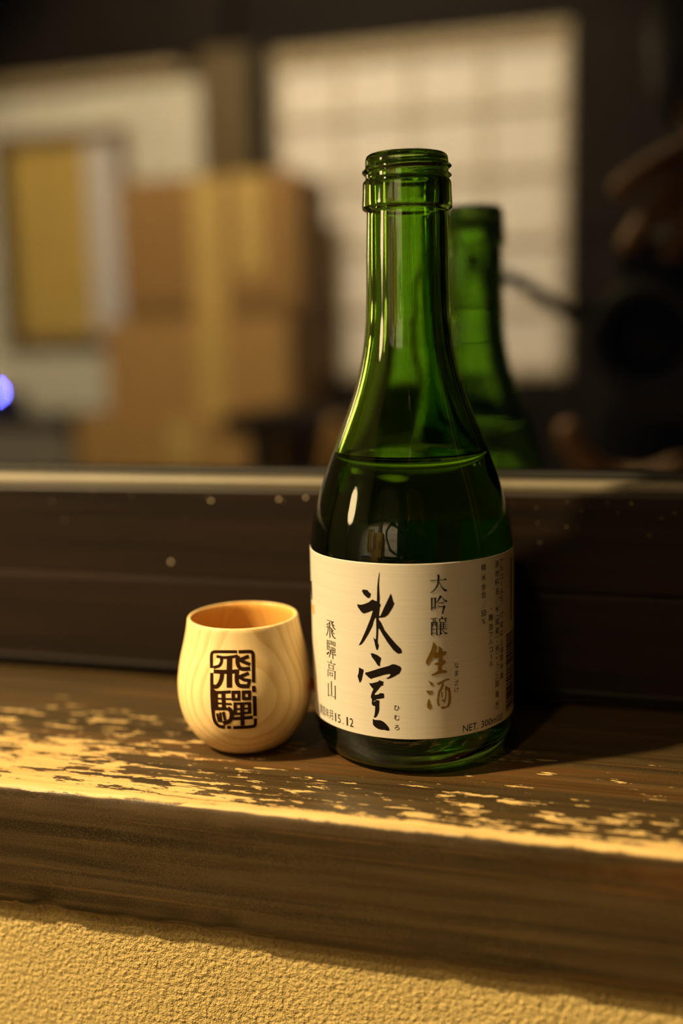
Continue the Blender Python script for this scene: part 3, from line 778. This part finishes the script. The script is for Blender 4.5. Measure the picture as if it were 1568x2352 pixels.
on_label('volume_print', bm, M['ink'])
bm = bmesh.new()
for k, ch in enumerate('製造年月'):
    put_glyph(bm, ch, -27.1 + k * 2.05, 15.15, 1.85, 2.9, True)
x = -18.75
for ch, w in (('1', .5), ('5', 1.2), ('.', .34), ('1', .5), ('2', 1.25)):
    put_glyph(bm, ch, x, 15.0 if ch != '.' else 13.95, w, 2.55 if ch != '.' else .32, True)
    x += 1.62
on_label('date_print', bm, M['inkb'])
bm = bmesh.new()
random.seed(3)
z = 14.4
while z < 37.6:
    h = random.choice((.22, .33, .33, .5, .7))
    fill(bm, [(40.0, z), (47.8, z), (47.8, z + h), (40.0, z + h)])
    z += h + random.choice((.22, .33, .45))
on_label('barcode', bm, M['ink'])
bm = bmesh.new()
for k in range(9):
    z = 59.4 - k * 2.1
    for (a, b) in ((0, .35), (.75, 1.05), (1.35, 1.7)):
        fill(bm, [(43.6, z - b), (45.6, z - b), (45.6, z - a), (43.6, z - a)])
    fill(bm, [(44.4, z - 1.7), (44.8, z - 1.7), (44.8, z), (44.4, z)])
on_label('side_print', bm, M['inkb'])

# ------------------------------------------------------------------ wooden cup
CX, CY = -.05049, -.01195
CUP = thing('sake_cup', 'small rounded pale wooden sake cup with a dark burnt seal beside the bottle', 'cup', (CX, CY, 0))
cprof = [(9.46, 0.0), (11.8, .62), (13.48, 1.7), (15.15, 3.39), (16.54, 5.09), (17.67, 6.79), (18.56, 8.49), (19.29, 10.18), (19.81, 11.88), (20.18, 13.58), (20.46, 15.28), (20.62, 16.97), (20.68, 18.67), (20.66, 20.37), (20.54, 22.07), (20.32, 23.76), (20.04, 25.46), (19.73, 27.16), (19.35, 28.86), (18.92, 30.55), (18.47, 32.25), (18.07, 33.95), (17.71, 35.65), (17.38, 37.34), (17.08, 39.2)]
ctab = [(z, r) for r, z in cprof]
rim = [(16.95, 40.2), (16.7, 40.62), (16.3, 40.74), (15.9, 40.6), (15.65, 40.1)]
cin = [(15.75, 38.5), (16.2, 36), (17.0, 32), (17.9, 27), (18.3, 21), (18.0, 14), (16.6, 9.5), (13.5, 6.2), (8, 4.8), (0, 4.5)]
cfull = [(0, .45), (6, .4), (8.6, .05)] + cprof + rim + smooth_prof(cin, 2)
ki = 3 + len(cprof) + len(rim) - 2
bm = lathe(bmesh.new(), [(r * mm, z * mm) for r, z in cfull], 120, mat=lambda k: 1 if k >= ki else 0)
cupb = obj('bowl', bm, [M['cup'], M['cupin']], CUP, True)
sk = [(0, 4.45), (8, 4.75), (13.5, 6.15), (16.6, 9.45), (18.05, 14), (18.35, 21), (18.1, 25.2), (18.0, 26.2), (17.6, 25.75), (16.8, 25.55), (0, 25.5)]
obj('sake', lathe(bmesh.new(), [(r * mm, z * mm) for r, z in sk], 96), M['sake'], CUP, True)
bm = bmesh.new()
for q in SEAL:
    fill(bm, [(x / 1e4 * 20, y / 100) for x, y in q])
grid_cut(bm, 0, 1.0)
grid_cut(bm, 1, 1.3)
for v in bm.verts:
    a, z = v.co.x / 20, v.co.y
    r = (interp(ctab, z) + .07) * mm
    v.co = Vector((r * math.sin(a), -r * math.cos(a), z * mm))
so = obj('burnt_seal', bm, M['burn'], CUP, label='dark brown burnt seal of two characters in a broken frame')
for p in so.data.polygons:
    if p.normal.x * p.center.x + p.normal.y * p.center.y < 0:
        p.flip()

# ------------------------------------------------------------------ things across the room, seen in the glass
def carton(label, x0, x1, y0, y1, z0, z1, m, bands):
    c = thing('cardboard_box', label, 'box', ((x0 + x1) / 2, (y0 + y1) / 2, z0), 0, 'cardboard boxes stacked against the post')
    w, d, h = x1 - x0, y1 - y0, z1 - z0
    bx('carton', m, -w / 2, w / 2, -d / 2, d / 2, 0.0005, h - .004, c, .004)
    for s in (-1, 1):
        bx('flap', m, -w / 2 + .002, w / 2 - .002, min(s * .0015, s * (d / 2 - .002)), max(s * .0015, s * (d / 2 - .002)), h - .0038, h - .0005, c)
    for (a, b, lo) in bands:
        t = bmesh.new()
        box(t, x0 - (x0 + x1) / 2 + a, x0 - (x0 + x1) / 2 + b, d / 2, d / 2 + .0012, h * lo, h - .004)
        obj('tape', t, M['tape'], c)
    if bands[0][2] == 0 and len(bands) > 1:
        bx('dark_band', M['cardband'], -w / 2 + .004, w / 2 - .004, d / 2 + .0001, d / 2 + .0009, .006, .042, c)  # darker strip along the lower front of the carton
    return c


# room-side faces look toward +y
carton('large taped cardboard box under two smaller boxes', -1.365, -.782, -2.36, -2.02, FL, -.044, M['card'], [(.27, .34, .7)])
carton('middle cardboard box with a tape strip between two other boxes', -1.285, -.776, -2.36, -2.06, -.0435, .2020, M['card'], [(.26, .335, .0)])
carton('darker cardboard box with two vertical tape strips on top of the stack', -1.245, -.756, -2.36, -2.10, .2025, .556, M['card2'], [(.205, .29, .0), (.325, .395, .30)])

fb = thing('framed_board', 'gold board in a brown frame hanging on the cream wall', 'picture', (-1.62, YB, .14))
bx('board', M['goldboard'], -.185, .075, .002, .012, .035, .600, fb)
bx('pale_edge', M['palestrip'], .076, .175, .002, .016, .035, .600, fb)
bx('frame_bar', M['pframe'], -.240, .215, .001, .024, .601, .640, fb, .003)
bx('frame_bar', M['pframe'], -.240, .215, .001, .024, .000, .034, fb, .003)
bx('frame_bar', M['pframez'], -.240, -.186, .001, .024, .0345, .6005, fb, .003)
bx('frame_bar', M['pframe'], .176, .215, .001, .024, .0345, .6005, fb, .003)

cb = thing('low_cabinet', 'grey low cabinet with a dark top left of the boxes', 'cabinet', (-1.66, -2.14, FL))
bx('carcass', M['grey'], -.30, .27, -.20, .12, 0, .385, cb, .004)
bx('cabinet_top', M['black'], -.31, .285, -.21, .14, .3852, .405, cb, .003)
for s in (-1, 1):
    dr = bx('cabinet_door', M['grey'], min(s * .005, s * .26), max(s * .005, s * .26), .1205, .132, .03, .375, cb, .003)
    bx('knob', M['metal'], s * .03 - .008, s * .03 + .008, .1322, .145, .19, .21, dr, .002)
rt_ = thing('router', 'small black router with a blue light on the grey cabinet', 'router', (-1.585, -2.04, FL + .405))
bx('router_case', M['black'], -.09, .05, -.03, .012, 0, .074, rt_, .006)
bm = bmesh.new()
bmesh.ops.create_uvsphere(bm, u_segments=16, v_segments=10, radius=.0065)
for v in bm.verts:
    v.co += Vector((-.020, .0135, .062 + .006))
obj('indicator_light', bm, M['led'], rt_, True)

lt = thing('low_table', 'dark low wooden table in front of the boxes', 'table', (-.52, -1.84, FL))
bx('table_top', M['dkwood'], -.285, .30, -.17, .17, .386, .434, lt, .004)
for x in (-.205, .24):
    for y in (-.14, .14):
        bx('leg', M['dkwoodz'], x - .022, x + .022, y - .022, y + .022, 0, .3855, lt, .003)

fc = thing('floor_chair', 'honey coloured legless wooden chair standing on the floor', 'chair', (-.36, -1.22, FL), math.radians(6))
bx('seat', M['chairwood'], -.21, .21, -.22, .20, 0, .03, fc, .006)
for s in (-1, 1):
    t = bmesh.new()
    tube(t, curve_pts([(s * .18, -.20, .028), (s * .182, -.24, .20), (s * .18, -.275, .36), (s * .172, -.29, .435)], 4), [.016] * 12 + [.012], 10)
    obj('back_post', t, M['chairwood'], fc, True)
for z in (.18, .28, .385):
    t = bmesh.new()
    tube(t, curve_pts([(-.18, -.205 - z * .19, z), (0, -.235 - z * .19, z), (.18, -.205 - z * .19, z)], 5), .013, 8)
    obj('back_slat', t, M['chairwood'], fc, True)


def pendant(label, x, y, z, watts, r=.03):
    p = thing('fill_pendant', label, 'lamp', (x, y, z))
    t = bmesh.new()
    bmesh.ops.create_icosphere(t, subdivisions=3, radius=r)
    obj('bulb', t, M['bulb'], p, True)
    ld = bpy.data.lights.new('bulb_light', 'POINT')
    ld.color = WARM
    ld.energy = watts
    ld.shadow_soft_size = .03
    ld.cycles.use_multiple_importance_sampling = False
    lo = bpy.data.objects.new('bulb_light', ld)
    lo.location = (0, 0, -r - .035)
    link(lo, p)
    pr = [(.15, -.015), (.148, .01), (.12, .05), (.07, .085), (.03, .10), (.03, .125), (.026, .125), (.026, .097), (.066, .081), (.116, .047), (.144, .009), (.146, -.015), (.15, -.015)]
    obj('lamp_shade', lathe(bmesh.new(), pr, 40), M['shade'], p, True)
    t = bmesh.new()
    tube(t, [(0, 0, .11), (0, 0, CE - z - .0005)], .004, 8)
    obj('cord', t, M['black'], p)
    return p


pendant('added enamel pendant lamp, unseen fill over the photographer', -.25, -1.0, 1.45, PENDANT_FILL)  # unseen lamp added as front fill for the ledge and hands

# spotlights under the ceiling
def spotlight(label, at, target, watts, cone, blend, size, colour=WARM):
    s = thing('spotlight', label, 'lamp', (at[0], at[1], CE), 0, 'ceiling spotlights')
    qt = Vector((0, 0, 1)).rotation_difference((Vector(at) - Vector(target)).normalized()).to_matrix().to_4x4()
    T = Matrix.Translation((0, 0, at[2] - CE))
    t = lathe(bmesh.new(), [(.045, -.01), (.045, .09), (.03, .11), (0, .112), (0, .108), (.028, .106), (.042, .088), (.042, -.01), (.045, -.01)], 32)
    t.transform(T @ qt)
    obj('housing', t, M['metal'], s, True)
    t = bmesh.new()
    tube(t, [(0, 0, -.0005), (0, 0, at[2] - CE + .10)], .008, 10)
    obj('stem', t, M['metal'], s, True)
    obj('ceiling_plate', lathe(bmesh.new(), [(0, -.0005), (.05, -.0005), (.05, -.012), (0, -.014)], 32), M['metal'], s)
    ld = bpy.data.lights.new('spot_bulb', 'SPOT')
    ld.color = colour
    ld.energy = watts
    ld.spot_size = math.radians(cone)
    ld.spot_blend = blend
    ld.shadow_soft_size = size
    ld.cycles.is_caustics_light = True
    lo = bpy.data.objects.new('spot_bulb', ld)
    lo.matrix_local = T @ qt @ Matrix.Translation((0, 0, -.012))
    link(lo, s)


spotlight('small ceiling spotlight aimed down at the ledge', SPOT, (-.06, -.06, -.01), KEY, 27, .9, .045)
spotlight('added unseen ceiling spotlight brightening the shoji and the boxes', (-.75, -.80, 1.62), (-.85, -2.5, .28), SHOJI_WASH, 74, .4, .05, WARM2)  # wall washer added out of view to brighten the mirrored shoji

LX, LY, LZ = LAMP
fl_ = thing('floor_lamp', 'slim floor lamp with a glowing round globe beside the ledge', 'lamp', (LX, LY, FL))
t = bmesh.new()
bmesh.ops.create_icosphere(t, subdivisions=4, radius=GLOBE_R)
for v in t.verts:
    v.co.z += LZ - FL
obj('globe', t, M['globe'], fl_, True)

obj('base', lathe(bmesh.new(), [(0, 0), (.10, 0), (.10, .012), (.03, .02), (0, .022)], 40), M['metal'], fl_)
t = bmesh.new()
tube(t, [(0, 0, .02), (0, 0, LZ - FL - GLOBE_R * .93)], .008, 10)
obj('pole', t, M['metal'], fl_, True)

# ------------------------------------------------------------------ the photographer
def skin_mesh(name, verts, edges, radii, root=0, sub=2):
    me = bpy.data.meshes.new(name)
    me.from_pydata([Vector(v) for v in verts], edges, [])
    o = bpy.data.objects.new(name, me)
    COL.objects.link(o)
    m = o.modifiers.new('skin', 'SKIN')
    m.use_smooth_shade = True
    for i, r in enumerate(radii):
        d = me.skin_vertices[0].data[i]
        d.radius = r if isinstance(r, tuple) else (r, r)
        d.use_root = (i == root)
    s = o.modifiers.new('sub', 'SUBSURF')
    s.levels = s.render_levels = sub
    bpy.context.view_layer.update()
    dg = bpy.context.evaluated_depsgraph_get()
    out = bpy.data.meshes.new_from_object(o.evaluated_get(dg))
    bpy.data.objects.remove(o)
    bm = bmesh.new()
    bm.from_mesh(out)
    bpy.data.meshes.remove(out)
    return bm


class Skel:
    def __init__(s):
        s.v, s.e, s.r = [], [], []

    def add(s, p, r, par=None):
        s.v.append(p)
        s.r.append(r)
        if par is not None:
            s.e.append((par, len(s.v) - 1))
        return len(s.v) - 1

    def chain(s, par, pts):
        for p, r in pts:
            par = s.add(p, r, par)
        return par


PER = thing('person', 'person in a black jacket kneeling and holding a camera toward the window', 'person', (0, 0, FL))
HZ = -FL   # parts are given in ledge heights, the thing stands on the floor


def up(bm):
    for v in bm.verts:
        v.co.z += HZ
    return bm


S = Skel()
pel = S.add((.30, -.90, -.25), (.125, .10))
che = S.chain(pel, [((.29, -.84, -.10), (.125, .10)), ((.265, -.75, .06), (.14, .105))])
nk0 = S.chain(che, [((.235, -.685, .155), (.075, .07)), ((.20, -.635, .215), .048), ((.175, -.59, .265), .047)])
ra = S.chain(che, [((.42, -.67, .13), .052), ((.43, -.55, .09), .043), ((.415, -.45, .075), .037), ((.27, -.40, .170), .031), ((.166, -.368, .252), .022)])
pr_ = S.chain(ra, [((.124, -.354, .258), (.030, .014))])
S.chain(pr_, [((.098, -.340, .250), .0105), ((.070, -.331, .236), .0095), ((.043, -.328, .219), .0082)])
S.chain(pr_, [((.100, -.336, .238), .0105), ((.074, -.327, .210), .0098), ((.052, -.325, .180), .0082)])
S.chain(pr_, [((.112, -.336, .230), .010), ((.094, -.327, .200), .0094), ((.080, -.325, .172), .0080)])
S.chain(pr_, [((.126, -.338, .230), .009), ((.114, -.329, .206), .0083), ((.105, -.327, .184), .0073)])
S.chain(pr_, [((.112, -.380, .250), .0105), ((.094, -.402, .232), .0095), ((.082, -.404, .208), .0082)])
la = S.chain(che, [((.11, -.67, .12), .052), ((.07, -.60, .00), .043), ((.05, -.54, -.13), .037), ((.05, -.45, -.085), .031), ((.052, -.40, -.028), .022)])
pl_ = S.chain(la, [((.056, -.384, .004), (.028, .014))])
S.chain(pl_, [((.064, -.362, .018), .010), ((.082, -.352, .026), .0088), ((.096, -.348, .036), .0076)])
S.chain(pl_, [((.070, -.372, .018), .010), ((.092, -.364, .024), .0088), ((.108, -.362, .034), .0076)])
S.chain(pl_, [((.074, -.384, .018), .0095), ((.096, -.380, .024), .0085), ((.112, -.378, .034), .0072)])
S.chain(pl_, [((.074, -.396, .018), .0085), ((.092, -.396, .024), .0075), ((.106, -.396, .032), .0066)])
S.chain(pl_, [((.040, -.364, .022), .0105), ((.020, -.346, .044), .0095), ((.014, -.338, .066), .0085)])
for s in (-1, 1):
    S.chain(pel, [((.30 + s * .10, -.86, -.27), .088), ((.30 + s * .13, -.68, -.32), .080), ((.30 + s * .14, -.52, -.375), .062),
                  ((.30 + s * .14, -.62, -.405), .042), ((.30 + s * .12, -.84, -.405), .042), ((.30 + s * .10, -.95, -.41), .032), ((.30 + s * .09, -1.04, -.418), .028)])
bodybm = skin_mesh('body', S.v, S.e, S.r, 0, 2)
# head joined to the neck: skull, jaw, nose, brow, lips, ears
HC = Vector((.150, -.545, .368))
nod = Matrix.Rotation(math.radians(-58), 3, 'X')
hb = bmesh.new()
bmesh.ops.create_uvsphere(hb, u_segments=36, v_segments=28, radius=1)
for v in hb.verts:
    p = v.co.copy()
    x, y, z = p
    q = Vector((x * .074, y * .092, z * .112))
    if z < 0:                                  # jaw narrows, chin forward
        q.x *= 1 - .30 * (-z) ** 1.5
        q.y = q.y * (1 - .18 * (-z)) + .012 * (-z)
    f = max(0, y)
    nose = math.exp(-(x / .16) ** 2) * f ** 4
    q.y += .022 * nose * math.exp(-((z + .18) / .16) ** 2) + .010 * nose * math.exp(-((z - .05) / .2) ** 2)
    q.y += .005 * math.exp(-(x / .35) ** 2) * f ** 3 * math.exp(-((z + .48) / .07) ** 2)
    q.y += .006 * math.exp(-(x / .3) ** 2) * f ** 3 * math.exp(-((z + .78) / .12) ** 2)
    for e in (-1, 1):
        q.y -= .008 * math.exp(-((x - e * .38) / .16) ** 2 - ((z - .02) / .13) ** 2) * (f > 0)
        q.x += e * .016 * math.exp(-((x - e) / .25) ** 2 - ((y + .08) / .16) ** 2 - ((z + .05) / .24) ** 2)
    v.co = HC + nod @ q
tmp = bpy.data.meshes.new('tmp')
hb.to_mesh(tmp)
hb.free()
bodybm.from_mesh(tmp)
bpy.data.meshes.remove(tmp)
obj('body', up(bodybm), M['skin'], PER, True)
hr = bmesh.new()
bmesh.ops.create_uvsphere(hr, u_segments=40, v_segments=30, radius=1)
kill = []
for v in hr.verts:
    x, y, z = v.co
    n = noise.noise(Vector((x * 4, y * 4, z * 1.5))) * .006
    lock = .012 * abs(math.sin(math.atan2(x, y) * 13)) * max(0, -z)
    q = Vector((x * (.086 + n), y * (.106 + n), z * (.125 + n) + .006 - lock))
    if y > .45 and z < .02 - .15 * abs(x):
        q = Vector((x * .062, y * .06, z * .09))
    if z < -.55:
        q *= .72
    v.co = HC + nod @ q
obj('hair', up(hr), M['hair'], PER, True)
for e in (-1, 1):
    b = bmesh.new()
    bmesh.ops.create_uvsphere(b, u_segments=12, v_segments=8, radius=.0105)
    for v in b.verts:
        v.co += HC + nod @ Vector((e * .028, .0735, .003))
    obj('eye', up(b), M['eye'], PER, True)
S = Skel()
c0 = S.add((.295, -.865, -.13), (.145, .12))
c1 = S.chain(c0, [((.265, -.75, .06), (.16, .12))])
S.chain(c1, [((.235, -.685, .16), (.095, .082)), ((.205, -.65, .205), .064)])
S.chain(c1, [((.425, -.67, .13), .070), ((.437, -.55, .09), .058), ((.422, -.45, .075), .052), ((.27, -.40, .170), .044), ((.190, -.375, .236), .034)])
S.chain(c1, [((.105, -.67, .12), .068), ((.068, -.60, .00), .056), ((.048, -.54, -.13), .050), ((.048, -.45, -.085), .042), ((.050, -.412, -.042), .034)])
obj('jacket', up(skin_mesh('jacket', S.v, S.e, S.r)), M['jacket'], PER, True)
S = Skel()
p0 = S.add((.30, -.90, -.25), (.15, .125))
S.chain(p0, [((.298, -.875, -.16), (.148, .122))])
for s in (-1, 1):
    S.chain(p0, [((.30 + s * .10, -.86, -.27), .10), ((.30 + s * .13, -.68, -.315), .092), ((.30 + s * .14, -.52, -.365), .074), ((.30 + s * .14, -.62, -.396), .05), ((.30 + s * .12, -.84, -.398), .05), ((.30 + s * .10, -.93, -.402), .042)])
obj('trousers', up(skin_mesh('trousers', S.v, S.e, S.r)), M['trousers'], PER, True)

# hand-held camera, upright, its lens just behind the viewpoint
CAMT = thing('camera', 'black camera held upright in the hands of the person', 'camera')
CAMT.matrix_world = CAMMAT.copy()


def cpart(name, bm, m, smooth=False, par=None):
    return obj(name, bm, m, par or CAMT, smooth)


cpart('camera_body', box(bmesh.new(), -.034, .034, -.066, .066, .052, .086, .006), M['black'])
cpart('lens_barrel', lathe(bmesh.new(), [(0, .0515), (.034, .0515), (.036, .044), (.036, .02), (.039, .016), (.039, .010), (.036, .008), (.028, .010), (.027, .022), (0, .022)], 48), M['black'], False)
cpart('front_element', lathe(bmesh.new(), [(0, .0135), (.012, .0145), (.022, .0175), (.0268, .021), (0, .0215)], 40), M['lens'], True)
cpart('grip', box(bmesh.new(), -.030, .030, .036, .064, .040, .0515, .004), M['black'])
cpart('shutter_button', lathe(bmesh.new(), [(0, .070), (.006, .070), (.007, .0662), (0, .0662)], 20, (0.0, 0.0, 0)), M['metal'])
st = thing('camera_strap', 'black camera strap looping beside the camera', 'strap', (0, 0, 0))
pts = curve_pts([(.036, -.352, .150), (.022, -.335, .139), (.006, -.325, .148), (-.012, -.318, .160), (-.032, -.315, .168), (-.060, -.318, .170), (-.082, -.325, .150), (-.082, -.335, .115), (-.055, -.345, .085), (-.01, -.352, .070), (.030, -.358, .072)], 6)
b = bmesh.new()
rows = []
for i, p in enumerate(pts):
    t = (pts[min(i + 1, len(pts) - 1)] - pts[max(i - 1, 0)]).normalized()
    n = Vector((0, 1, 0)).cross(t).normalized()
    w = Vector((0, 1, 0)) * .0035 + n * .0042
    d = t.cross(w).normalized() * .0008
    rows.append([b.verts.new(p + w + d), b.verts.new(p - w + d), b.verts.new(p - w - d), b.verts.new(p + w - d)])
for a, c in zip(rows, rows[1:]):
    for k in range(4):
        b.faces.new((a[k], a[(k + 1) % 4], c[(k + 1) % 4], c[k]))
b.faces.new(rows[0])
b.faces.new(rows[-1][::-1])
obj('strap_band', b, M['jacket'], st)
